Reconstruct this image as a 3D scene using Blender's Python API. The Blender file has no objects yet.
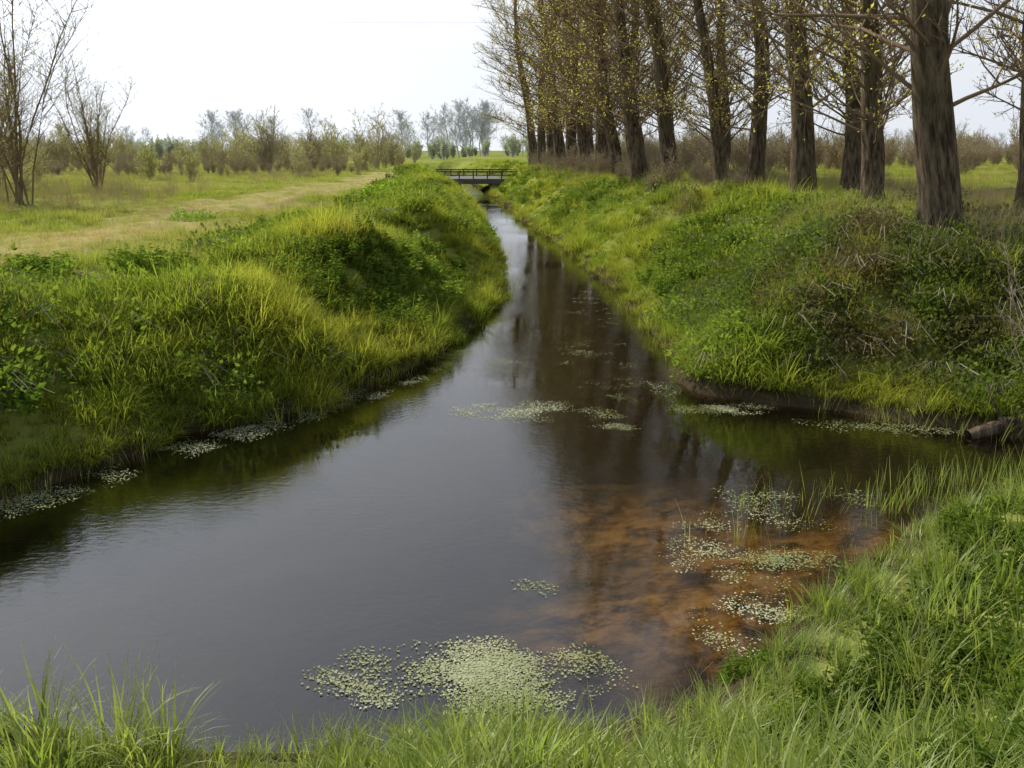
import bpy, math, random
import numpy as np
from mathutils import Vector, Matrix
random.seed(7); rng=np.random.default_rng(11)
sc=bpy.context.scene
# ---------------------------------------------------------------- layout
L=[(-60,-45),(-30,-17),(-14,-1),(-9.6,3.6),(-7.1,6.7),(-5.44,8.95),(-5.0,9.71),(-4.49,10.6),(-3.7,11.5),(-3.03,12.37),(-2.14,14.1),(-1.34,16.4),(-.68,18.84),(-.19,23.76),(-.3,28.5),(-.52,33.7),(-1.54,48.5),(-3.27,68.2),(-5.6,90),(-8,110),(-12,135)]
R=[(-9.5,135),(-5.4,110),(-3.0,88),(-1.5,72.7),(.89,45.2),(2.3,30.5),(2.9,22.9),(2.85,17.3),(2.65,14.4),(2.89,13.36),(3.62,12.6),(4.89,12.1),(5.95,11.4),(6.57,11.0),(10,9.9),(20,7.3),(60,-3)]
N=[(60,-6),(20,4.2),(10,7.4),(7,8.6),(5.44,8.95),(4.49,8.75),(3.6,8.0),(2.78,7.1),(1.98,6.1),(1.23,5.35),(.5,5.05),(-.08,4.95),(-1.4,4.95),(-2.4,5.0),(-3.49,4.95),(-5.2,3.8),(-7.5,1.0),(-12,-4),(-28,-20),(-57,-48)]
POLY=np.array(L+R+N)
def nz(x,y,s=1.0,seed=0):
    r=np.random.default_rng(seed+100); o=np.zeros_like(x,dtype=float); a=0
    for k in range(5):
        f=s*(1.7**k)*.6; w=.62**k
        for j in range(3):
            th=r.uniform(0,6.28); ph=r.uniform(0,6.28)
            o+=w*np.sin((x*math.cos(th)+y*math.sin(th))*f+ph+1.3*np.sin((y*math.cos(th)-x*math.sin(th))*f*.7+ph*2)); a+=w*w/2
    return o/math.sqrt(a)
def pdist(x,y,pl):
    d=np.full(x.shape,1e9)
    for (ax,ay),(bx,by) in zip(pl[:-1],pl[1:]):
        vx,vy=bx-ax,by-ay; t=np.clip(((x-ax)*vx+(y-ay)*vy)/(vx*vx+vy*vy),0,1)
        d=np.minimum(d,np.hypot(x-ax-t*vx,y-ay-t*vy))
    return d
def inside(x,y):
    c=np.zeros(x.shape,bool); n=len(POLY)
    for i in range(n):
        ax,ay=POLY[i]; bx,by=POLY[(i+1)%n]
        if ay==by: continue
        cr=((ay>y)!=(by>y))&(x<(bx-ax)*(y-ay)/(by-ay)+ax)
        c^=cr
    return c
def info(x,y):
    wob=.11*nz(x,y,2.2,5)
    dl,dr,dn=pdist(x,y,L),pdist(x,y,R),pdist(x,y,N)
    ins=inside(x,y)
    d=np.minimum(np.minimum(dl,dr),dn)
    side=np.where((dl<=dr)&(dl<=dn),0,np.where(dr<=dn,1,2))
    sd=np.where(ins,-d,d)+wob
    return sd,side
def sst(t): t=np.clip(t,0,1); return t*t*(3-2*t)
def hfun(x,y,inf=None):
    sd,side=inf if inf is not None else info(x,y)
    d=np.maximum(sd,0)
    w=np.choose(side,[2.5,4.2,5.0]); h=np.choose(side,[1.38,1.95,1.95])
    t=np.clip(d/w,0,1); p=np.where(side==2,sst(t),.45*sst(t)+.55*np.sin(t*math.pi/2))
    land=np.where(side==2,.07,.10)*np.clip(d/.12,0,1)+h*p
    nearer=np.clip(40/np.maximum(np.abs(y),1),.3,1)
    bank=np.clip(d/1.2,0,1)*np.clip((5.5-d)/2,.4,1)
    land+=bank*(.15*nz(x,y,1.9,1)+.08*nz(x,y,.5,2))*nearer*np.where(side==2,.5,1)
    land+=np.where(side==0,.16*np.exp(-((d-3.0)/1.1)**2),0)
    dep=np.maximum(-sd,0)
    bw=np.where(side==2,3.2,1.5); bd=np.where(side==2,.34,.6)
    bed=np.minimum(-.03-bd*sst(dep/bw)+.035*nz(x,y,2.5,3)*np.clip(dep,0,1),-.03)
    return np.where(sd>0,land,bed)
# ---------------------------------------------------------------- mesh helpers
class MB:
    def __init__(s): s.v=[];s.f=[];s.m=[];s.t=[]
    def tube(s,pts,rad,n,mat=0):
        base=len(s.v); k=len(pts)
        for i,p in enumerate(pts):
            a=pts[max(i-1,0)]; b=pts[min(i+1,k-1)]
            tx,ty,tz=b[0]-a[0],b[1]-a[1],b[2]-a[2]; l=math.sqrt(tx*tx+ty*ty+tz*tz)+1e-9
            tx/=l;ty/=l;tz/=l
            if abs(tz)<.95: ux,uy,uz=ty,-tx,0.
            else: ux,uy,uz=0.,tz,-ty
            l=math.sqrt(ux*ux+uy*uy+uz*uz)+1e-9; ux/=l;uy/=l;uz/=l
            vx,vy,vz=ty*uz-tz*uy,tz*ux-tx*uz,tx*uy-ty*ux
            for j in range(n):
                c=math.cos(6.2832*j/n)*rad[i]; q=math.sin(6.2832*j/n)*rad[i]
                s.v.append((p[0]+ux*c+vx*q,p[1]+uy*c+vy*q,p[2]+uz*c+vz*q)); s.t.append(i/(k-1))
        for i in range(k-1):
            for j in range(n):
                j2=(j+1)%n
                s.f.append((base+i*n+j,base+i*n+j2,base+(i+1)*n+j2,base+(i+1)*n+j)); s.m.append(mat)
    def blade(s,p,az,L_,w,bend,mat=0,seg=4,lean=0.15):
        base=len(s.v); cx,sx=math.cos(az),math.sin(az); wx,wy=-sx,cx
        x=0;z=0;ang=lean
        st=L_/seg
        for i in range(seg+1):
            t=i/seg; ww=w*(1-t**1.6)*.5+(.0008 if i==seg else 0)
            px,py,pz=p[0]+cx*x,p[1]+sx*x,p[2]+z
            s.v.append((px-wx*ww,py-wy*ww,pz)); s.v.append((px+wx*ww,py+wy*ww,pz)); s.t+= [t,t]
            ang+=bend/seg*(0.5+t)
            x+=math.sin(ang)*st; z+=math.cos(ang)*st
        for i in range(seg):
            a=base+2*i; s.f.append((a,a+1,a+3,a+2)); s.m.append(mat)
    def leaf(s,p,d,size,wid=.5,mat=0,t=.8):
        d=Vector(d).normalized(); u=d.cross(Vector((random.uniform(-1,1),random.uniform(-1,1),random.uniform(-1,1))))
        if u.length<1e-4: u=Vector((1,0,0))
        u.normalize(); n=d.cross(u); P=Vector(p)
        b=len(s.v)
        for q in (P,P+d*size*.45+u*size*wid*.5+n*size*.06,P+d*size-n*size*.12,P+d*size*.45-u*size*wid*.5+n*size*.06):
            s.v.append(tuple(q)); s.t.append(t)
        s.f.append((b,b+1,b+2,b+3)); s.m.append(mat)
    def mesh(s,name,mats,smooth=False):
        me=bpy.data.meshes.new(name); me.from_pydata(s.v,[],s.f)
        for m in mats: me.materials.append(m)
        me.polygons.foreach_set('material_index',s.m)
        if smooth: me.polygons.foreach_set('use_smooth',[True]*len(s.f))
        a=me.attributes.new('t','FLOAT','POINT'); a.data.foreach_set('value',s.t)
        me.update(); return me
def obj(name,me,link=True):
    o=bpy.data.objects.new(name,me)
    if link: sc.collection.objects.link(o)
    return o
# ---------------------------------------------------------------- materials
def newmat(name):
    m=bpy.data.materials.new(name); m.use_nodes=True; nt=m.node_tree; nt.nodes.clear()
    return m,nt,nt.nodes,nt.links
def col(c): return (c[0],c[1],c[2],1)
def mixc(nt,fac,a,b,mode='MIX'):
    n=nt.nodes.new('ShaderNodeMix'); n.data_type='RGBA'; n.blend_type=mode
    for k,v in ((0,fac),(6,a),(7,b)):
        if isinstance(v,(tuple,list)): n.inputs[k].default_value=col(v)
        elif isinstance(v,(int,float)): n.inputs[k].default_value=v
        else: nt.links.new(v,n.inputs[k])
    return n.outputs[2]
def ramp(nt,src,stops):
    n=nt.nodes.new('ShaderNodeValToRGB'); nt.links.new(src,n.inputs[0]); e=n.color_ramp.elements
    while len(e)<len(stops): e.new(.5)
    for i,(p,c) in enumerate(stops):
        e[i].position=p; e[i].color=col(c if isinstance(c,(tuple,list)) else (c,c,c))
    return n.outputs[0]
def noise(nt,scale,detail=4,vec=None,rough=.55):
    n=nt.nodes.new('ShaderNodeTexNoise'); n.inputs['Scale'].default_value=scale; n.inputs['Detail'].default_value=detail; n.inputs['Roughness'].default_value=rough
    if vec is not None: nt.links.new(vec,n.inputs['Vector'])
    return n.outputs[0]
def pos(nt): return nt.nodes.new('ShaderNodeNewGeometry').outputs['Position']
def leafmat(name,c1,c2,base=None,tr=.4,patch=None,gloss=0,trc=1.5,psc=.45):
    m,nt,N_,K=newmat(name)
    oi=N_.new('ShaderNodeObjectInfo')
    c=mixc(nt,oi.outputs['Random'],c1,c2)
    if patch:
        nn=noise(nt,psc,2,pos(nt)); f=ramp(nt,nn,[(.42,0.),(.60,1.)]); c=mixc(nt,f,c,patch)
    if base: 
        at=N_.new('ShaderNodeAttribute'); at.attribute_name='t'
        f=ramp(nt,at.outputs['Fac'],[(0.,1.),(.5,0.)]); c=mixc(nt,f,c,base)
    b=N_.new('ShaderNodeBsdfDiffuse'); K.new(c,b.inputs['Color'])
    tl=N_.new('ShaderNodeBsdfTranslucent'); cc=mixc(nt,1.,c,(trc,trc*1.0,trc*.6),'MULTIPLY'); K.new(cc,tl.inputs['Color'])
    mx=N_.new('ShaderNodeMixShader'); mx.inputs[0].default_value=tr; K.new(b.outputs[0],mx.inputs[1]); K.new(tl.outputs[0],mx.inputs[2])
    out=mx.outputs[0]
    if gloss:
        g=N_.new('ShaderNodeBsdfGlossy'); g.inputs['Roughness'].default_value=.5; g.inputs['Color'].default_value=(1,1,1,1)
        m2=N_.new('ShaderNodeMixShader'); m2.inputs[0].default_value=gloss; K.new(out,m2.inputs[1]); K.new(g.outputs[0],m2.inputs[2]); out=m2.outputs[0]
    o=N_.new('ShaderNodeOutputMaterial'); K.new(out,o.inputs[0]); return m
def barkmat(name,c1,c2,scale=6,bump=.6,moss=None):
    m,nt,N_,K=newmat(name)
    if bump:
        tc=N_.new('ShaderNodeTexCoord'); mp=N_.new('ShaderNodeMapping'); mp.inputs['Scale'].default_value=(1,1,.18); K.new(tc.outputs['Object'],mp.inputs[0])
        n=noise(nt,scale*2,7,mp.outputs[0],.65); c=mixc(nt,ramp(nt,n,[(.38,0.),(.62,1.)]),c1,c2)
    else:
        oi=N_.new('ShaderNodeObjectInfo'); c=mixc(nt,oi.outputs['Random'],c1,c2)
    if moss:
        n2=noise(nt,.8,3,tc.outputs['Object']); c=mixc(nt,ramp(nt,n2,[(.45,0.),(.7,.6)]),c,moss)
    b=N_.new('ShaderNodeBsdfDiffuse'); K.new(c,b.inputs['Color'])
    if bump:
        bp=N_.new('ShaderNodeBump'); bp.inputs['Strength'].default_value=bump; bp.inputs['Distance'].default_value=.06; K.new(n,bp.inputs['Height']); K.new(bp.outputs[0],b.inputs['Normal'])
    o=N_.new('ShaderNodeOutputMaterial'); K.new(b.outputs[0],o.inputs[0]); return m
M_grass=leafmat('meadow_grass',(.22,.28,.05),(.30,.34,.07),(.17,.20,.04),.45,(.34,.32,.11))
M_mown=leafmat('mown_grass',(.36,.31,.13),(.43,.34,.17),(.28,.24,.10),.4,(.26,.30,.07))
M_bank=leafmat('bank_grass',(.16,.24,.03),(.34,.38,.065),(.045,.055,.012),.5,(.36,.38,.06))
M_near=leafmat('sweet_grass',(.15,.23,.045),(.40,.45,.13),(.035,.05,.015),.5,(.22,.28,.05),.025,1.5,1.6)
M_nettle=leafmat('nettle_leaf',(.11,.18,.025),(.25,.32,.06),None,.45,(.09,.14,.022))
M_bramble=leafmat('bramble_leaf',(.07,.12,.022),(.15,.20,.045),None,.4,(.12,.10,.045))
M_bush=leafmat('bush_leaf',(.15,.25,.035),(.22,.32,.045),None,.45)
M_dry=leafmat('dry_stalk',(.40,.32,.20),(.28,.22,.14),None,.2,None,0,1.1)
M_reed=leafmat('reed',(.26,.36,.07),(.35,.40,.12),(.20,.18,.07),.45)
M_float=leafmat('floating_leaf',(.32,.35,.18),(.54,.54,.38),None,.1,(.22,.25,.09),.0,1.)
M_bark=barkmat('poplar_bark',(.04,.03,.021),(.18,.138,.095),6,1.0,(.11,.10,.05))
M_twig=barkmat('twig_bark',(.18,.13,.085),(.26,.19,.12),3,0)
M_bud=leafmat('spring_leaf',(.46,.43,.12),(.55,.50,.17),None,.5)
M_shleaf=leafmat('willow_leaf',(.40,.42,.16),(.47,.47,.20),None,.5)
M_shtwig=barkmat('shrub_twig',(.30,.25,.18),(.40,.34,.26),3,0)
M_hazetwig=barkmat('haze_tinted_twig',(.42,.44,.47),(.50,.52,.55),.5,0)  # atmospheric haze painted into the twig colour: pale and bluish, no volume
M_hazeleaf=leafmat('haze_tinted_leaf',(.42,.46,.34),(.46,.49,.38),None,.3)  # far foliage lightened in its base colour to imitate haze
M_browntwig=barkmat('thicket_twig',(.27,.20,.145),(.36,.29,.215),3,0)
# ---------------------------------------------------------------- terrain
def axis(parts):
    o=[]
    for a,b,n in parts: o+=list(np.linspace(a,b,n,endpoint=False))
    return np.array(o+[parts[-1][1]])
xs=axis([(-3000,-400,8),(-400,-80,16),(-80,-25,40),(-25,-10,60),(-10,10,200),(10,25,60),(25,80,40),(80,400,16),(400,3000,8)])
ys=axis([(-300,-40,10),(-40,0,40),(0,3,15),(3,20,170),(20,45,120),(45,100,130),(100,160,50),(160,500,20),(500,3500,12)])
X,Y=np.meshgrid(xs,ys); xf,yf=X.ravel(),Y.ravel(); inf=info(xf,yf); Z=hfun(xf,yf,inf)
nx,ny=len(xs),len(ys)
ii=np.arange(nx*ny).reshape(ny,nx)
F=np.stack([ii[:-1,:-1],ii[:-1,1:],ii[1:,1:],ii[1:,:-1]],-1).reshape(-1,4)
me=bpy.data.meshes.new('ground'); me.from_pydata(np.stack([xf,yf,Z],-1).tolist(),[],F.tolist())
me.polygons.foreach_set('use_smooth',[True]*len(F))
def pathw(x,y):
    cx=-11.6+1.0*np.sin(y*.04)+.02*(y-30)*(y>30)
    d=np.abs(x-cx)+.9*nz(x,y,1.1,9)
    return sst((3.6-d)/3.0)*((y>-40)&(y<130))
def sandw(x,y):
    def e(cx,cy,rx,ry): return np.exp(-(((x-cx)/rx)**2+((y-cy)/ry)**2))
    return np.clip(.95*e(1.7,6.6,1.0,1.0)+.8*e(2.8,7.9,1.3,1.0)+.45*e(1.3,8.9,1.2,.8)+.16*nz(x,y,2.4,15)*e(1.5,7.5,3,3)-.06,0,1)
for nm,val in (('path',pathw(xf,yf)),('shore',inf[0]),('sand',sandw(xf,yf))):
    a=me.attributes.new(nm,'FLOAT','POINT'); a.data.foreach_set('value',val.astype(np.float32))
ground=obj('ground',me)
m,nt,N_,K=newmat('ground_soil')
P=pos(nt)
n1=noise(nt,1.3,6,P); n2=noise(nt,12,5,P); n3=noise(nt,.12,3,P)
g=mixc(nt,ramp(nt,n1,[(.35,0.),(.65,1.)]),(.12,.16,.03),(.20,.24,.05))
g=mixc(nt,ramp(nt,n3,[(.4,0.),(.65,1.)]),g,(.28,.29,.08))
g=mixc(nt,ramp(nt,n2,[(.5,0.),(.8,.6)]),g,(.17,.14,.07))
ap=N_.new('ShaderNodeAttribute'); ap.attribute_name='path'
pc=mixc(nt,ramp(nt,n1,[(.35,0.),(.65,1.)]),(.27,.27,.08),(.40,.31,.16))
mfac=N_.new('ShaderNodeMath'); mfac.operation='MULTIPLY'; K.new(ap.outputs['Fac'],mfac.inputs[0]); mfac.inputs[1].default_value=.9
g=mixc(nt,mfac.outputs[0],g,pc)
sh=N_.new('ShaderNodeAttribute'); sh.attribute_name='shore'
mr=N_.new('ShaderNodeMapRange'); K.new(sh.outputs['Fac'],mr.inputs[0]); mr.inputs[1].default_value=.2; mr.inputs[2].default_value=.5
mud=mixc(nt,n2,(.03,.024,.014),(.08,.06,.035))
g=mixc(nt,mr.outputs[0],mud,g)
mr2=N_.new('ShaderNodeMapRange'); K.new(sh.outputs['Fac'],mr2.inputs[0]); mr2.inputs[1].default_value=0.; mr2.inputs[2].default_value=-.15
nb=noise(nt,2.6,8,P,.74)
bed=ramp(nt,nb,[(.38,(.03,.02,.008)),(.47,(.13,.075,.024)),(.56,(.28,.165,.055)),(.72,(.34,.25,.12))])
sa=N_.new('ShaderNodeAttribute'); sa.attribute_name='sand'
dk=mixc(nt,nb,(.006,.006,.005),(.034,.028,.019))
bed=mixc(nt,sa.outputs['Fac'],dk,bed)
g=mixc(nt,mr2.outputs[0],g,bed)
b=N_.new('ShaderNodeBsdfDiffuse'); K.new(g,b.inputs['Color'])
bp=N_.new('ShaderNodeBump'); bp.inputs['Strength'].default_value=.6; bp.inputs['Distance'].default_value=.06; K.new(n2,bp.inputs['Height']); K.new(bp.outputs[0],b.inputs['Normal'])
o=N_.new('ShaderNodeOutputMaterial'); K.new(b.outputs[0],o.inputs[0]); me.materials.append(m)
# ---------------------------------------------------------------- water
wm=bpy.data.meshes.new('water')
wm.from_pydata([(-62,-50,0),(62,-50,0),(62,137,0),(-62,137,0)],[],[(0,1,2,3)]); water=obj('water',wm)
m,nt,N_,K=newmat('canal_water')
ge=N_.new('ShaderNodeNewGeometry'); P=ge.outputs['Position']
mp=N_.new('ShaderNodeMapping'); K.new(P,mp.inputs[0]); mp.inputs['Scale'].default_value=(1,1.6,1)
a1=noise(nt,9,4,mp.outputs[0],.55); a2=noise(nt,1.1,2,P); calm=noise(nt,.3,2,P)
cm=ramp(nt,calm,[(.40,.12),(.60,1.)])
mu=N_.new('ShaderNodeMath'); mu.operation='MULTIPLY'; K.new(a1,mu.inputs[0]); K.new(cm,mu.inputs[1])
ad=N_.new('ShaderNodeMath'); ad.operation='MULTIPLY_ADD'; K.new(a2,ad.inputs[0]); ad.inputs[1].default_value=.9; K.new(mu.outputs[0],ad.inputs[2])
bp=N_.new('ShaderNodeBump'); bp.inputs['Strength'].default_value=.22; bp.inputs['Distance'].default_value=.014; K.new(ad.outputs[0],bp.inputs['Height'])
# index of refraction seen the same from both faces of the single water sheet
io=N_.new('ShaderNodeMapRange'); K.new(ge.outputs['Backfacing'],io.inputs[0]); io.inputs[3].default_value=1.72; io.inputs[4].default_value=1/1.72
fr=N_.new('ShaderNodeFresnel'); K.new(io.outputs[0],fr.inputs['IOR']); K.new(bp.outputs[0],fr.inputs['Normal'])
gl=N_.new('ShaderNodeBsdfGlossy'); gl.inputs['Roughness'].default_value=.01; K.new(bp.outputs[0],gl.inputs['Normal'])
tr=N_.new('ShaderNodeBsdfTransparent'); tr.inputs['Color'].default_value=(.80,.73,.58,1)
mx=N_.new('ShaderNodeMixShader'); K.new(fr.outputs[0],mx.inputs[0]); K.new(tr.outputs[0],mx.inputs[1]); K.new(gl.outputs[0],mx.inputs[2])
o=N_.new('ShaderNodeOutputMaterial'); K.new(mx.outputs[0],o.inputs[0]); wm.materials.append(m)
# ---------------------------------------------------------------- scatter
def scatter(name,P3,rot,scl,protos,idx=None):
    n=len(P3)
    coll=bpy.data.collections.new(name+'_parts')
    for i,p in enumerate(protos):
        oo=bpy.data.objects.new(f'{name}_clump_{i:02d}',p); coll.objects.link(oo)
    me=bpy.data.meshes.new(name); me.from_pydata(P3.tolist(),[],[])
    a=me.attributes.new('rot','FLOAT_VECTOR','POINT'); a.data.foreach_set('vector',rot.astype(np.float32).ravel())
    a=me.attributes.new('scl','FLOAT','POINT'); a.data.foreach_set('value',scl.astype(np.float32))
    if idx is None: idx=rng.integers(0,len(protos),n)
    a=me.attributes.new('idx','INT','POINT'); a.data.foreach_set('value',idx.astype(np.int32))
    o=obj(name,me)
    ng=bpy.data.node_groups.new(name+'_scatter','GeometryNodeTree')
    ng.interface.new_socket('Geometry',in_out='INPUT',socket_type='NodeSocketGeometry')
    ng.interface.new_socket('Geometry',in_out='OUTPUT',socket_type='NodeSocketGeometry')
    gi=ng.nodes.new('NodeGroupInput'); go=ng.nodes.new('NodeGroupOutput')
    ip=ng.nodes.new('GeometryNodeInstanceOnPoints'); ci=ng.nodes.new('GeometryNodeCollectionInfo')
    ci.inputs['Collection'].default_value=coll; ci.inputs['Separate Children'].default_value=True; ci.inputs['Reset Children'].default_value=True
    def na(nm,t):
        q=ng.nodes.new('GeometryNodeInputNamedAttribute'); q.data_type=t; q.inputs['Name'].default_value=nm; return q.outputs['Attribute']
    k=ng.links.new
    k(gi.outputs[0],ip.inputs['Points']); k(ci.outputs[0],ip.inputs['Instance']); ip.inputs['Pick Instance'].default_value=True
    k(na('idx','INT'),ip.inputs['Instance Index']); k(na('rot','FLOAT_VECTOR'),ip.inputs['Rotation']); k(na('scl','FLOAT'),ip.inputs['Scale'])
    k(ip.outputs[0],go.inputs[0])
    md=o.modifiers.new('scatter','NODES'); md.node_group=ng
    return o
def samp(D,y0,y1,xl=.72,xm=3.):
    yy=np.linspace(y0,y1,2000); w=D(yy)*2*(xl*yy+xm); tot=w.sum()*(yy[1]-yy[0])
    c=np.cumsum(w); c/=c[-1]; n=int(tot); y=np.interp(rng.random(n),c,yy); x=rng.uniform(-1,1,n)*(xl*y+xm)
    return x,y
def rots(n,tilt=.12): return np.stack([rng.normal(0,tilt,n),rng.normal(0,tilt,n),rng.uniform(0,6.283,n)],-1)
def place(name,x,y,protos,smin,smax,tilt=.12,dz=-.02,scl=None):
    z=hfun(x,y)+dz; n=len(x)
    s=rng.uniform(smin,smax,n) if scl is None else scl
    return scatter(name,np.stack([x,y,z],-1),rots(n,tilt),s,protos)
def tuft(nb,l0,l1,w,bend,spread,mat,lean=.25,seg=4):
    B=MB()
    for _ in range(nb):
        r=spread*math.sqrt(random.random()); a=random.uniform(0,6.28)
        B.blade((r*math.cos(a),r*math.sin(a),0),a+random.gauss(0,.9),random.uniform(l0,l1),w*random.uniform(.7,1.3),random.uniform(.2,1)*bend,0,seg,random.uniform(0,lean))
    return B.mesh('tuft',[mat])
P_short=[tuft(40,.06,.16,.006,1.0,.2,M_mown,.5,2) for _ in range(4)]
P_mead=[tuft(45,.12,.30,.008,1.2,.2,M_grass,.4,3) for _ in range(4)]
P_bank=[tuft(50,.14,.34,.009,1.5,.18,M_bank,.5,3) for _ in range(3)]+[tuft(60,.3,.6,.009,2.4,.14,M_bank,.6) for _ in range(2)]
P_near=[tuft(26,.28,.52,.015,1.4,.13,M_near,.4,4) for _ in range(4)]+[tuft(40,.16,.36,.008,1.4,.15,M_near,.5,3) for _ in range(3)]
P_big=[tuft(45,.55,.85,.017,1.7,.14,M_near,.35,6) for _ in range(3)]
P_dry=[tuft(26,.3,.8,.006,.7,.2,M_dry,.35) for _ in range(3)]
P_reed=[tuft(5,.25,.6,.008,.4,.2,M_reed,.2) for _ in range(4)]
P_reedd=[tuft(10,.12,.3,.006,.4,.15,M_dry,.3,3) for _ in range(2)]
def nettle(ns,h,ls,mat):
    B=MB()
    for _ in range(ns):
        a=random.uniform(0,6.28); r=.18*math.sqrt(random.random()); hh=h*random.uniform(.6,1.1)
        bx,by=r*math.cos(a),r*math.sin(a); lx,ly=random.gauss(0,.08),random.gauss(0,.08)
        B.tube([(bx,by,0),(bx+lx*.5,by+ly*.5,hh*.5),(bx+lx,by+ly,hh)],[.004,.003,.002],3,0)
        k=int(6+hh*14)
        for i in range(k):
            t=.2+.8*i/k; az=i*1.57+random.gauss(0,.4)
            for q in (0,math.pi):
                B.leaf((bx+lx*t,by+ly*t,hh*t),(math.cos(az+q),math.sin(az+q),random.uniform(-.3,.4)),ls*(1.2-.6*t)*random.uniform(.8,1.2),.55)
    return B.mesh('nettle',[mat])
P_nettle=[nettle(9,.36,.085,M_nettle) for _ in range(4)]
P_lownet=[nettle(9,.22,.07,M_nettle) for _ in range(3)]
def dome(n,ls,mat,flat=.7):
    B=MB()
    for _ in range(n):
        v=Vector((random.gauss(0,1),random.gauss(0,1),abs(random.gauss(0,1)))).normalized()
        r=random.uniform(.55,1.0)*(1+.25*math.sin(v.x*5+v.y*4))
        p=(v.x*r*.5,v.y*r*.5,v.z*r*.5*flat)
        d=v+Vector((random.gauss(0,.6),random.gauss(0,.6),random.gauss(0,.5)))
        B.leaf(p,d,ls*random.uniform(.6,1.3),.65,0,.8)
    for _ in range(10):
        a=random.uniform(0,6.28); q=random.uniform(.3,.6)
        B.tube([(0,0,0),(math.cos(a)*q*.5,math.sin(a)*q*.5,.3),(math.cos(a)*q,math.sin(a)*q,.2)],[.004,.003,.002],3,1)
    return B.mesh('leafy_clump',[mat,M_shtwig])
P_bram=[dome(380,.06,M_bramble) for _ in range(3)]
P_herb=[dome(260,.075,M_nettle,.8) for _ in range(3)]
P_bush=[dome(700,.07,M_bush,1.0) for _ in range(3)]
# meadow
x,y=samp(lambda y:13000/(y*y+250),10,150)
sd,side=info(x,y); pw=pathw(x,y)
k=(side!=2)&(sd>2.2)&(rng.random(len(x))>pw*.5)
xm,ym,pm=x[k],y[k],pw[k]
sel=(pm<.25)&(nz(xm,ym,.5,21)>-.6)
place('meadow_grass',xm[sel],ym[sel],P_mead,.8,1.5)
place('mown_grass',xm[~sel],ym[~sel],P_short,.8,1.3)
# banks
x,y=samp(lambda y:25000/(y*y+330),4,130,.5,6)
sd,side=info(x,y); lim=np.choose(side,[4.0,6.0,-1])
bare=(side==1)&(y<16)&(x>2.3)
k=(sd>np.where(bare,.16,-.02))&(sd<lim); x,y,s_=x[k],y[k],sd[k]
br=((x>4.2)&(x<11)&(y<18.5)&(y>11))&(s_>.5)
k=~br|(rng.random(len(x))<.5); x,y=x[k],y[k]
place('bank_grass',x,y,P_bank,.6,1.3,.16,scl=rng.uniform(.65,1.15,len(x))*np.clip(1+.3*nz(x,y,1.7,35),.75,1.6))
x,y=samp(lambda y:11000/(y*y+330),6,110,.5,6)
sd,side=info(x,y); k=(side!=2)&(sd>.5)&(sd<6)&(nz(x,y,.9,41)>np.where(side==0,.0,.25))
place('nettle_patch',x[k],y[k],P_nettle,.7,1.5)
x,y=samp(lambda y:2100/(y*y+330),6,80,.5,6)
sd,side=info(x,y); k=(side!=2)&(sd>.4)&(sd<5)&(nz(x,y,.7,43)>np.where(side==0,-.3,.2))
place('dock_and_hogweed',x[k],y[k],P_herb,.5,1.4,.15,-.03)
n=1100; x=rng.uniform(3.6,14,n); y=rng.uniform(9.5,19,n); sd,side=info(x,y)
k=(side==1)&(sd>.5)&(nz(x,y,.8,51)>-1.0)&(x+.35*(y-12)>4.9)
place('bramble_thicket',x[k],y[k],P_bram,.5,1.5,.2,-.06)
n=500; y=rng.uniform(18,80,n); x=rng.uniform(4,16,n)-.07*(y-20); sd,side=info(x,y); k=(side==1)&(sd>3.6)&(nz(x,y,.6,52)>-.1)
place('ivy_undergrowth',x[k],y[k],P_bram,.7,1.6,.2,-.06)
n=4500; y=10+80*rng.random(n)**1.4; x=rng.uniform(2.5,16,n)-.06*(y-20); sd,side=info(x,y); k=(side==1)&(sd>2.8)&(nz(x,y,.6,61)>-.2)
place('dry_grass',x[k],y[k],P_dry,.6,1.4)
n=2600; y=rng.uniform(34,100,n); x=-15-rng.random(n)*.6*y; k=(nz(x,y,.25,62)>.1); place('dry_meadow_stalks',x[k],y[k],P_dry,.6,1.5)
n=60; x=-7.3+rng.normal(0,1.0,n); y=33+rng.normal(0,.6,n)
place('dead_grass_pile',x,y,P_dry,.5,.9,.9,.02)
x,y=samp(lambda y:20000/(y*y+330),8,90,.4,6)
sd,side=info(x,y); k=(side!=2)&(sd>-.25)&(sd<.3)&(nz(x,y,1.5,33)>-.5)
place('shore_reeds',x[k],y[k],P_reedd+P_reed[:3],.5,1.0,.2,-.02)
def blob(n,cx,cy,rx,ry): 
    a=rng.uniform(0,6.283,n); r=rng.random(n)**.75; return cx+rx*r*np.cos(a),cy+ry*r*np.sin(a)
bs=[blob(24,3.2,8.9,1.4,.8),blob(120,5.6,9.4,1.5,.4),blob(8,2.3,8.0,.9,.6),blob(40,7.5,9.6,1.4,.6),blob(22,4.2,8.9,.6,.3)]
x=np.concatenate([b[0] for b in bs]); y=np.concatenate([b[1] for b in bs])
scatter('water_reeds',np.stack([x,y,np.full(len(x),-.12)],-1),rots(len(x),.12),rng.uniform(.4,1.0,len(x)),P_reed)
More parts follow.
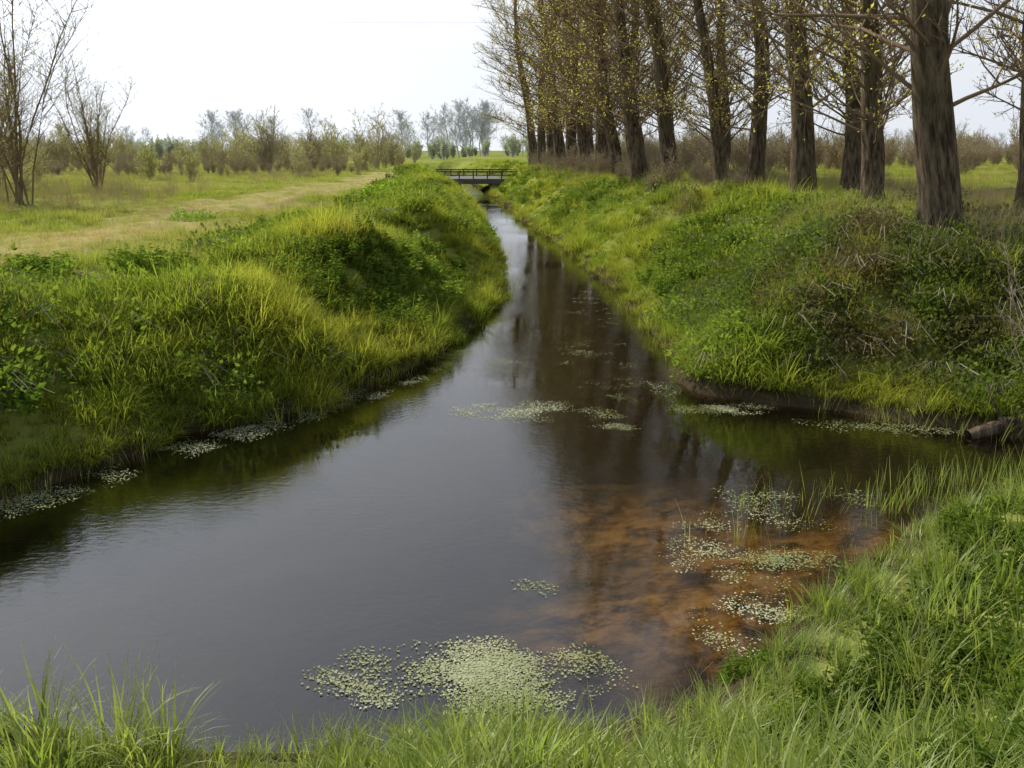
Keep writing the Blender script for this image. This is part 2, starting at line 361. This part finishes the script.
# near bank
n=7500; x=rng.uniform(-7,9,n); y=rng.uniform(1.5,9.2,n); sd,side=info(x,y)
k=(side==2)&(sd>-.02)&(sd<6)&(np.hypot(x,y)>1.7); x,y,s_=x[k],y[k],sd[k]
her=((nz(x,y,1.1,81)>-.2)&(x>1.5)&(s_>.6))|(nz(x,y,1.3,82)>.6)
sc_=rng.uniform(.55,1.05,len(x))*np.clip(.6+.5*s_,.6,1.)*np.clip(1+.25*nz(x,y,2.2,36),.6,1.4)
thin=rng.random(len(x))<.85
place('near_grass',x[~her&thin],y[~her&thin],P_near,.55,1.0,.22,scl=sc_[~her&thin])
place('near_herbs',x[her],y[her],P_lownet+P_near[4:5]+P_near[:1],.6,1.1)
n=420; x=rng.uniform(-4,6,n); y=rng.uniform(2.5,8.5,n); sd,side=info(x,y); k=(side==2)&(sd>.2)
place('near_dry_stalks',x[k],y[k],[tuft(5,.2,.6,.004,.8,.15,M_dry,.7) for _ in range(3)],.6,1.0)
bx=np.array([-2.35,-2.6,-2.05,-2.85,-3.2,-3.4,-2.1,.35,.8,2.6,3.0,-1.2,1.2,-.5]); by=np.array([4.6,4.35,4.45,4.75,4.6,4.3,4.7,4.6,4.6,5.1,5.8,4.5,4.8,4.5])
place('tall_grass_tuft',bx,by,P_big,.6,.85,scl=np.array([.95,.85,.8,.85,.75,.75,.65,.5,.6,.6,.6,.5,.55,.5]))
# floating weed
def pad():
    B=MB()
    for _ in range(12):
        r=.11*math.sqrt(random.random()); a=random.uniform(0,6.28); s=random.uniform(.003,.010); c=(r*math.cos(a),r*math.sin(a)); b0=len(B.v)
        z=random.uniform(.002,.008)
        for j in range(6):
            q=6.283*j/6+a; B.v.append((c[0]+s*math.cos(q),c[1]+s*math.sin(q)*.8,z+random.uniform(0,.003))); B.t.append(.8)
        B.f.append(tuple(range(b0,b0+6))); B.m.append(0)
    return B.mesh('floating_weed',[M_float])
P_pad=[pad() for _ in range(6)]
fl=[(blob(2100,-.3,5.65,1.1,.42),.35),(blob(800,2.4,7.5,1.0,1.2),.75),(blob(700,.45,12.3,1.3,.5),.1),(blob(60,.28,7.0,.2,.12),.0),(blob(90,2.0,8.24,.35,.15),.0),(blob(260,3.1,12.4,.9,.25),.0),(blob(90,1.45,11.55,.4,.1),-.3),(blob(500,1.7,6.2,.7,.5),.7),(blob(200,2.9,9.0,1.1,.4),.5),(blob(60,-.3,15.2,.7,.4),.3),(blob(160,1.5,16,.8,1.4),.2),(blob(260,4.9,11.5,1.5,.35),.3),(blob(160,1.8,13.5,.8,.7),.4),(blob(200,1.8,22,.8,4),.5)]
x=np.concatenate([b[0][0] for b in fl]); y=np.concatenate([b[0][1] for b in fl]); th=np.concatenate([np.full(len(b[0][0]),b[1]) for b in fl])
yy=rng.uniform(8.0,16.5,2200); Lx=np.interp(yy,[p[1] for p in L[4:]],[p[0] for p in L[4:]]); x=np.concatenate([x,Lx+.08+.65*rng.random(2200)**1.5]); y=np.concatenate([y,yy]); th=np.concatenate([th,np.full(2200,-.2)])
sd,_=info(x,y); k=(sd<-.03)&(nz(x*.8,y*1.6,3.6,91)+.9*nz(x,y,10,92)+rng.normal(0,.6,len(x))>th); x,y=x[k],y[k]
scatter('floating_pondweed',np.stack([x,y,np.full(len(x),.001)],-1),rots(len(x),0),rng.uniform(.5,1.4,len(x)),P_pad)
# ---------------------------------------------------------------- trees
def poplar(seed,H,r0,Lmax,nprim,start,mats,leafn=1,sides=10,wide=1.0,twig=.006,leafs=.07,ex=1.25,kmul=1.,round_=False,minr=.0035):
    random.seed(seed); B=MB(); nseg=18; pts=[];rad=[]
    cx=cy=0; dx=dy=0
    for i in range(nseg+1):
        t=i/nseg; pts.append((cx,cy,H*t-.3*(i==0))); rad.append(r0*((1-t)**.9*.93+.03)*random.uniform(.95,1.05)+(r0*.3*math.exp(-t*H/.5)))
        dx+=random.gauss(0,.07)-dx*.2; dy+=random.gauss(0,.07)-dy*.2; cx+=dx; cy+=dy
    B.tube(pts,rad,sides,0)
    def at(h):
        f=h/H*nseg; i=min(int(f),nseg-1); u=f-i; return tuple(pts[i][k]*(1-u)+pts[i+1][k]*u for k in range(3)), rad[i]*(1-u)+rad[i+1]*u
    def br(p,d,ln,r,depth):
        n=5 if depth==0 else (3 if depth==1 else 2)
        q=Vector(p); d=Vector(d).normalized(); P_=[tuple(q)]; st=ln/n
        for i in range(n):
            d=(d+Vector((random.gauss(0,.13),random.gauss(0,.13),random.gauss(.07,.1)))).normalized(); q=q+d*st; P_.append(tuple(q))
        R_=[max(r*(1-.85*i/n),minr) for i in range(n+1)]
        B.tube(P_,R_,5 if depth==0 else 3,1)
        if depth==2:
            if random.random()<leafn:
                for _ in range(2):
                    B.leaf(P_[random.randint(1,2)],(random.gauss(0,1),random.gauss(0,1),random.gauss(0,1)),leafs*random.uniform(.5,1.2),.7,2)
            return
        kids=int(kmul*(9 if depth==0 else 6)*random.uniform(.7,1.3)*(min(1,ln/2.5) if depth==0 else 1))+1
        for j in range(kids):
            t=random.uniform(.3 if depth==0 else .15,1.0); f=t*n; i=min(int(f),n-1); u=f-i
            pp=[P_[i][k]*(1-u)+P_[i+1][k]*u for k in range(3)]
            side_=Vector((random.gauss(0,1),random.gauss(0,1),random.gauss(.2,.7))).normalized()
            br(pp,d*.8+side_*.9,ln*(.42 if depth==0 else .5)*random.uniform(.6,1.2)*(1.1-.5*t),max(r*(.42 if depth==0 else .5),twig),depth+1)
    for j in range(nprim):
        t=start+(1-start)*((j+random.random())/nprim)**ex
        p,rr=at(H*min(t,.99)); az=j*2.4+random.gauss(0,.4)
        if round_: prof=(max(.08,math.sin(min(1,(t-start)/(1-start)*.85+.15)*math.pi)))**.6
        else: prof=(.6+.4*math.sin(min(1,(t-start)/.3)*math.pi/2))*(1-t)**.55*1.15
        el=math.radians(random.uniform(5,50)+25*t)
        br(p,(math.cos(az)*math.cos(el),math.sin(az)*math.cos(el),math.sin(el)),Lmax*wide*prof*random.uniform(.5,1.15),min(rr*.25,.045),0)
    return B.mesh('tree',mats,True)
TM=[M_bark,M_twig,M_bud]
PT=[poplar(s,H,.36,5.3,80,.12,TM,lf,12,1,.006,.08,1.15) for s,H,lf in ((1,19,.3),(2,17,.9),(3,20,.4),(4,18,.8))]
trees=[(7.35,15.6,0,-12,1.0),(8.0,20.2,1,-9,.75),(8.2,25.8,2,-7,1.0),(12.4,21.8,0,-5,1.),(11.6,31.5,1,-6,.9),(9.4,35.5,0,-4,1.0),(7.6,33.5,3,-4,.75),(6.6,38,2,-5,.95),
 (9.3,41,1,-3,.8),(6.0,43,3,-4,1.0),(5.6,47.5,0,-4,.85),(8.2,47,2,-3,1.0),(5.0,52,1,-4,1.05),(4.6,57,3,-3,.9),(7.6,54,0,-3,.95),(4.1,62,2,-3,1.0),(3.6,67,1,-3,1.05),(6.8,62,3,-3,.95),(3.2,72,0,-2,.95),(2.6,78,2,-2,1.0),(6,71,1,-2,.95),(1.9,84,3,-2,1.0),
 (15.5,27,2,-4,.9),(14.5,38,0,-3,.9)]
ga=lambda x,y:float(hfun(np.array([x],float),np.array([y],float))[0])
for i,(tx,ty,k,lean,s) in enumerate(trees):
    o=obj('poplar_tree',PT[k]); o.location=(tx,ty,ga(tx,ty)-.05); w_=s*(1.2 if ty>40 else 1); o.scale=(w_,w_,s)
    o.rotation_euler=(Matrix.Rotation(math.radians(lean+random.gauss(0,1.2)),4,'Y')@Matrix.Rotation(i*1.7,4,'Z')).to_euler()
def shrub(seed,ns,H,mats,leafn,spread=.35,kids=9,leafs=.06,tw=.006,r0=.03,lp=1.):
    random.seed(seed); B=MB()
    for s in range(ns):
        az=random.uniform(0,6.28); ln=H*random.uniform(.5,1.05); q=Vector((random.gauss(0,.15),random.gauss(0,.15),-.1)); sp=spread*random.uniform(.3,1.2)
        d=Vector((math.cos(az)*sp,math.sin(az)*sp,1)).normalized(); P_=[tuple(q)]; n=6
        for i in range(n):
            d=(d+Vector((random.gauss(0,.1),random.gauss(0,.1),.06))).normalized(); q=q+d*ln/n; P_.append(tuple(q))
        r=r0*random.uniform(.6,1.1); B.tube(P_,[r*(1-.85*i/n) for i in range(n+1)],5,0)
        for j in range(int(kids*random.uniform(.8,1.3))):
            t=random.uniform(.15,1); f=t*n; i=min(int(f),n-1); u=f-i; pp=Vector(P_[i])*(1-u)+Vector(P_[i+1])*u
            dd=(Vector((random.gauss(0,.7),random.gauss(0,.7),random.uniform(.3,1.2)))).normalized(); l2=ln*.3*(1.2-.7*t)*random.uniform(.6,1.2)
            P2=[tuple(pp)]; qq=pp
            for _ in range(3):
                dd=(dd+Vector((random.gauss(0,.15),random.gauss(0,.15),.12))).normalized(); qq=qq+dd*l2/3; P2.append(tuple(qq))
            B.tube(P2,[max(r*.4,tw),tw*1.2,tw,tw*.6],3,1)
            for _ in range(6):
                k=random.randint(1,3); d3=(dd+Vector((random.gauss(0,.6),random.gauss(0,.6),random.gauss(0,.4)))).normalized()
                e=Vector(P2[k])+d3*l2*.4; B.tube([P2[k],tuple(e)],[tw*.8,tw*.4],3,1)
                if random.random()<lp:
                    for _ in range(leafn):
                        B.leaf(tuple(Vector(P2[k]).lerp(e,random.random())),(random.gauss(0,1),random.gauss(0,1),random.gauss(0,1)),leafs*random.uniform(.5,1.2),.6,2)
    return B.mesh('shrub',mats)
SM=[M_shtwig,M_shtwig,M_shleaf]
AM=[M_twig,M_twig,M_shleaf]
S1=shrub(11,11,10.5,AM,3,.26,30,.065,.006,.06,.6)
S2=shrub(12,9,8.5,AM,3,.30,30,.065,.006,.05,.6)
S3=shrub(13,5,8.5,AM,3,.16,34,.065,.006,.07,.6)
for (tx,ty,me_,s,rz) in ((-19.3,36,S1,1,0),(-22,49,S2,.95,1),(-24.5,41,S3,1.1,3),(-21.5,34.5,S3,1.,2.2),(-29,52,S1,.9,4),(-17.6,31,S3,.6,5),(-26,58,S3,.8,1)):
    o=obj('alder_tree',me_); o.location=(tx,ty,ga(tx,ty)); o.scale=(s,)*3; o.rotation_euler=(0,0,rz)
for (tx,ty,s) in ((-21.5,62,.8),(-17,74,.8),(-26,66,1.),(-13.6,82,.9),(-30,58,.8),(-24,45,.6)):
    o=obj('willow_shrub',shrub(int(ty),12,3.4,SM,3,.5,14,.07,.008)); o.location=(tx,ty,ga(tx,ty)); o.scale=(s,)*3
PS=[shrub(20+i,12,4.6,SM,4,.38,14,.10,.012,.035,.6-.12*i) for i in range(4)]+[shrub(27,10,4.0,[M_browntwig,M_browntwig,M_shleaf],1,.4,16,.08,.012,.035,.6)]
n=520; x=rng.uniform(-120,-12,n); y=rng.uniform(92,170,n)+np.abs(x+12)*.12; k=(x<-12-.05*(y-90))&(nz(x,y,.12,63)>-.9); x,y=x[k],y[k]
place('willow_thicket',x,y,PS,.5,1.4,.08,scl=rng.uniform(.35,1.1,len(x))*np.clip(1+.3*nz(x,y,.15,64),.6,1.5))
PB=[shrub(30+i,16,3.6,[M_browntwig,M_browntwig,M_shleaf],1,.5,16,.07,.010,.03,.5) for i in range(3)]
n=300; x=rng.uniform(9,90,n); y=rng.uniform(50,120,n); k=(x<.75*y+8); x,y=x[k],y[k]
place('thicket',x,y,PB,.5,1.1,.08)
n=150; y=rng.uniform(34,90,n); x=6.4-.075*(y-35)+rng.uniform(-1.2,3,n)
place('thorn_undergrowth',x,y,PB,.2,.55,.1)
n=110; x=rng.uniform(-60,-14,n); y=rng.uniform(76,100,n); place('brown_thicket',x,y,PB,.25,.55,.1)
FM=[M_hazetwig,M_hazetwig,M_hazeleaf]
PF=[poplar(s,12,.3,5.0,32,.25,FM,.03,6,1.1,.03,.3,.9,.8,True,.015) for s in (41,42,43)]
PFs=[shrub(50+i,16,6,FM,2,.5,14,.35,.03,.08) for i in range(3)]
X_=[];Y_=[];S_=[]
for _ in range(18): X_.append(random.uniform(-36,-6));Y_.append(random.uniform(250,290));S_.append(random.uniform(.75,1.2))
for _ in range(9): X_.append(random.uniform(-86,-60));Y_.append(random.uniform(250,280));S_.append(random.uniform(.7,1.1))
for _ in range(120): X_.append(random.uniform(-260,260));Y_.append(random.uniform(300,380));S_.append(random.uniform(.4,.75))
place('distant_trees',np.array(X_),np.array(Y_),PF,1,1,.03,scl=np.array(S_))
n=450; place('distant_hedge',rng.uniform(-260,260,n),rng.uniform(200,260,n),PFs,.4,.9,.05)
for (bx,by,s) in ((-5.6,39.5,2.0),(-5.0,37.8,1.5),(-6.4,41,1.7),(-5.2,42.5,1.6),(-9.9,27.5,1.2),(-9.3,28,1.0),(-3.0,25,.9),(-5.9,47,1.8),(-4.8,33,1.1)):
    o=obj('elder_bush',P_bush[int(by)%3]); o.location=(bx,by,ga(bx,by)-.1); o.scale=(s,s*.9,s*.8); o.rotation_euler=(0,0,bx)
SB=shrub(77,14,2.4,[M_browntwig,M_browntwig,M_shleaf],0,.9,10,.05,.003,.014)
for (tx,ty,s,rz) in ((7.3,11.4,1,0),(8.3,12.2,1.1,2),(7.0,8.2,.7,4)):
    o=obj('bare_hawthorn_shrub',SB); o.location=(tx,ty,ga(tx,ty)); o.scale=(s,)*3; o.rotation_euler=(0,0,rz)
B=MB(); random.seed(5); B.tube([(0,0,0),(.5,.1,.12),(1.0,.12,.2),(1.7,.3,.42)],[.08,.10,.095,.07],10,0); B.tube([(.5,.1,.12),(.4,.3,.4),(.35,.35,.6)],[.04,.03,.015],6,0)
o=obj('fallen_log',B.mesh('log',[M_bark],True)); o.location=(5.9,11.1,.02)
# ---------------------------------------------------------------- bridge
def simple(name,c,r=.8):
    m,nt,N_,K=newmat(name); n=noise(nt,3,6,pos(nt)); cc=mixc(nt,n,tuple(v*.7 for v in c),tuple(v*1.25 for v in c))
    b=N_.new('ShaderNodeBsdfPrincipled'); K.new(cc,b.inputs['Base Color']); b.inputs['Roughness'].default_value=r
    o=N_.new('ShaderNodeOutputMaterial'); K.new(b.outputs[0],o.inputs[0]); return m
M_con=simple('weathered_concrete',(.10,.095,.085)); M_wood=simple('weathered_timber',(.06,.055,.05))
import bmesh
def box(name,c,s,mat,par):
    bm=bmesh.new(); bmesh.ops.create_cube(bm,size=1)
    for v in bm.verts: v.co.x*=s[0];v.co.y*=s[1];v.co.z*=s[2]
    bmesh.ops.bevel(bm,geom=bm.edges[:],offset=min(s)*.08,segments=1,affect='EDGES')
    me=bpy.data.meshes.new(name); bm.to_mesh(me); bm.free(); me.materials.append(mat)
    o=obj(name,me); o.location=c; o.parent=par; return o
br_=bpy.data.objects.new('footbridge',None); sc.collection.objects.link(br_); br_.location=(-3.3,80,0)
box('deck',(0,2.5,1.02),(8,8,.44),M_con,br_)
box('abutment_left',(-1.95,2.5,.25),(1.0,7.8,1.10),M_con,br_); box('abutment_right',(1.95,2.5,.25),(1.0,7.8,1.10),M_con,br_)
for sy,nm in ((-1.35,'near'),(6.2,'far')):
    for i in range(7): box(f'post_{nm}_{i}',(-3.6+i*1.2,sy,1.52),(.10,.10,.56),M_wood,br_)
    box(f'rail_top_{nm}',(0,sy,1.85),(7.6,.12,.10),M_wood,br_); box(f'rail_mid_{nm}',(0,sy-.08,1.54),(7.6,.05,.10),M_wood,br_)
B=MB(); pts=[(x,120,22-3*(1-((x+20)/180)**2)) for x in np.linspace(-200,160,40)]
B.tube(pts,[.009]*40,5,0); obj('overhead_cable',B.mesh('cable',[M_con]))
# ---------------------------------------------------------------- sky, sun, camera
az,el=math.radians(-48),math.radians(44)
sd_=Vector((math.sin(az)*math.cos(el),math.cos(az)*math.cos(el),math.sin(el)))
w=bpy.data.worlds.new('World'); sc.world=w; w.use_nodes=True; nt=w.node_tree; bg=nt.nodes['Background']
sk=nt.nodes.new('ShaderNodeTexSky'); sk.sky_type='NISHITA'; sk.sun_disc=False; sk.sun_elevation=el; sk.sun_rotation=az; sk.dust_density=1.0; sk.air_density=1.0; sk.ozone_density=2.0
tc=nt.nodes.new('ShaderNodeTexCoord'); sp=nt.nodes.new('ShaderNodeSeparateXYZ'); nt.links.new(tc.outputs['Generated'],sp.inputs[0])
veil=ramp(nt,sp.outputs[2],[(0.,.97),(.17,.93),(.52,.55),(.85,.15)])
mp=nt.nodes.new('ShaderNodeMapping'); mp.inputs['Scale'].default_value=(1,1,2.5); nt.links.new(tc.outputs['Generated'],mp.inputs[0])
cn=noise(nt,1.6,6,mp.outputs[0],.6)
vc=mixc(nt,ramp(nt,cn,[(.35,0.),(.65,1.)]),(8.9,9.6,10.8),(10.4,10.7,11.2))
# thin cloud veil is brighter around the sun (forward scattering)
dt=nt.nodes.new('ShaderNodeVectorMath'); dt.operation='DOT_PRODUCT'; nt.links.new(tc.outputs['Generated'],dt.inputs[0]); dt.inputs[1].default_value=tuple(sd_)
mx0=nt.nodes.new('ShaderNodeMath'); mx0.operation='MAXIMUM'; nt.links.new(dt.outputs['Value'],mx0.inputs[0]); mx0.inputs[1].default_value=0
pw_=nt.nodes.new('ShaderNodeMath'); pw_.operation='POWER'; nt.links.new(mx0.outputs[0],pw_.inputs[0]); pw_.inputs[1].default_value=4
ma=nt.nodes.new('ShaderNodeMath'); ma.operation='MULTIPLY_ADD'; nt.links.new(pw_.outputs[0],ma.inputs[0]); ma.inputs[1].default_value=1.7; ma.inputs[2].default_value=.84
vc=mixc(nt,1.,vc,ma.outputs[0],'MULTIPLY')
skc=mixc(nt,veil,sk.outputs[0],vc)
nt.links.new(skc,bg.inputs[0]); bg.inputs[1].default_value=.10
sl=bpy.data.lights.new('sun','SUN'); sl.energy=5.0; sl.angle=math.radians(.55); sl.color=(1,.94,.84)
so=obj('sun',sl); so.rotation_euler=sd_.to_track_quat('Z','Y').to_euler(); so.location=(-20,20,40)
cam=bpy.data.cameras.new('camera'); cam.sensor_width=36; cam.lens=31.64; cam.clip_end=6000; cam.clip_start=.05
co=obj('camera',cam); co.location=(0,0,3.6); co.rotation_euler=(math.radians(90-14.57),0,0); sc.camera=co
sc.view_settings.view_transform='Standard'; sc.view_settings.look='None'; sc.view_settings.exposure=0
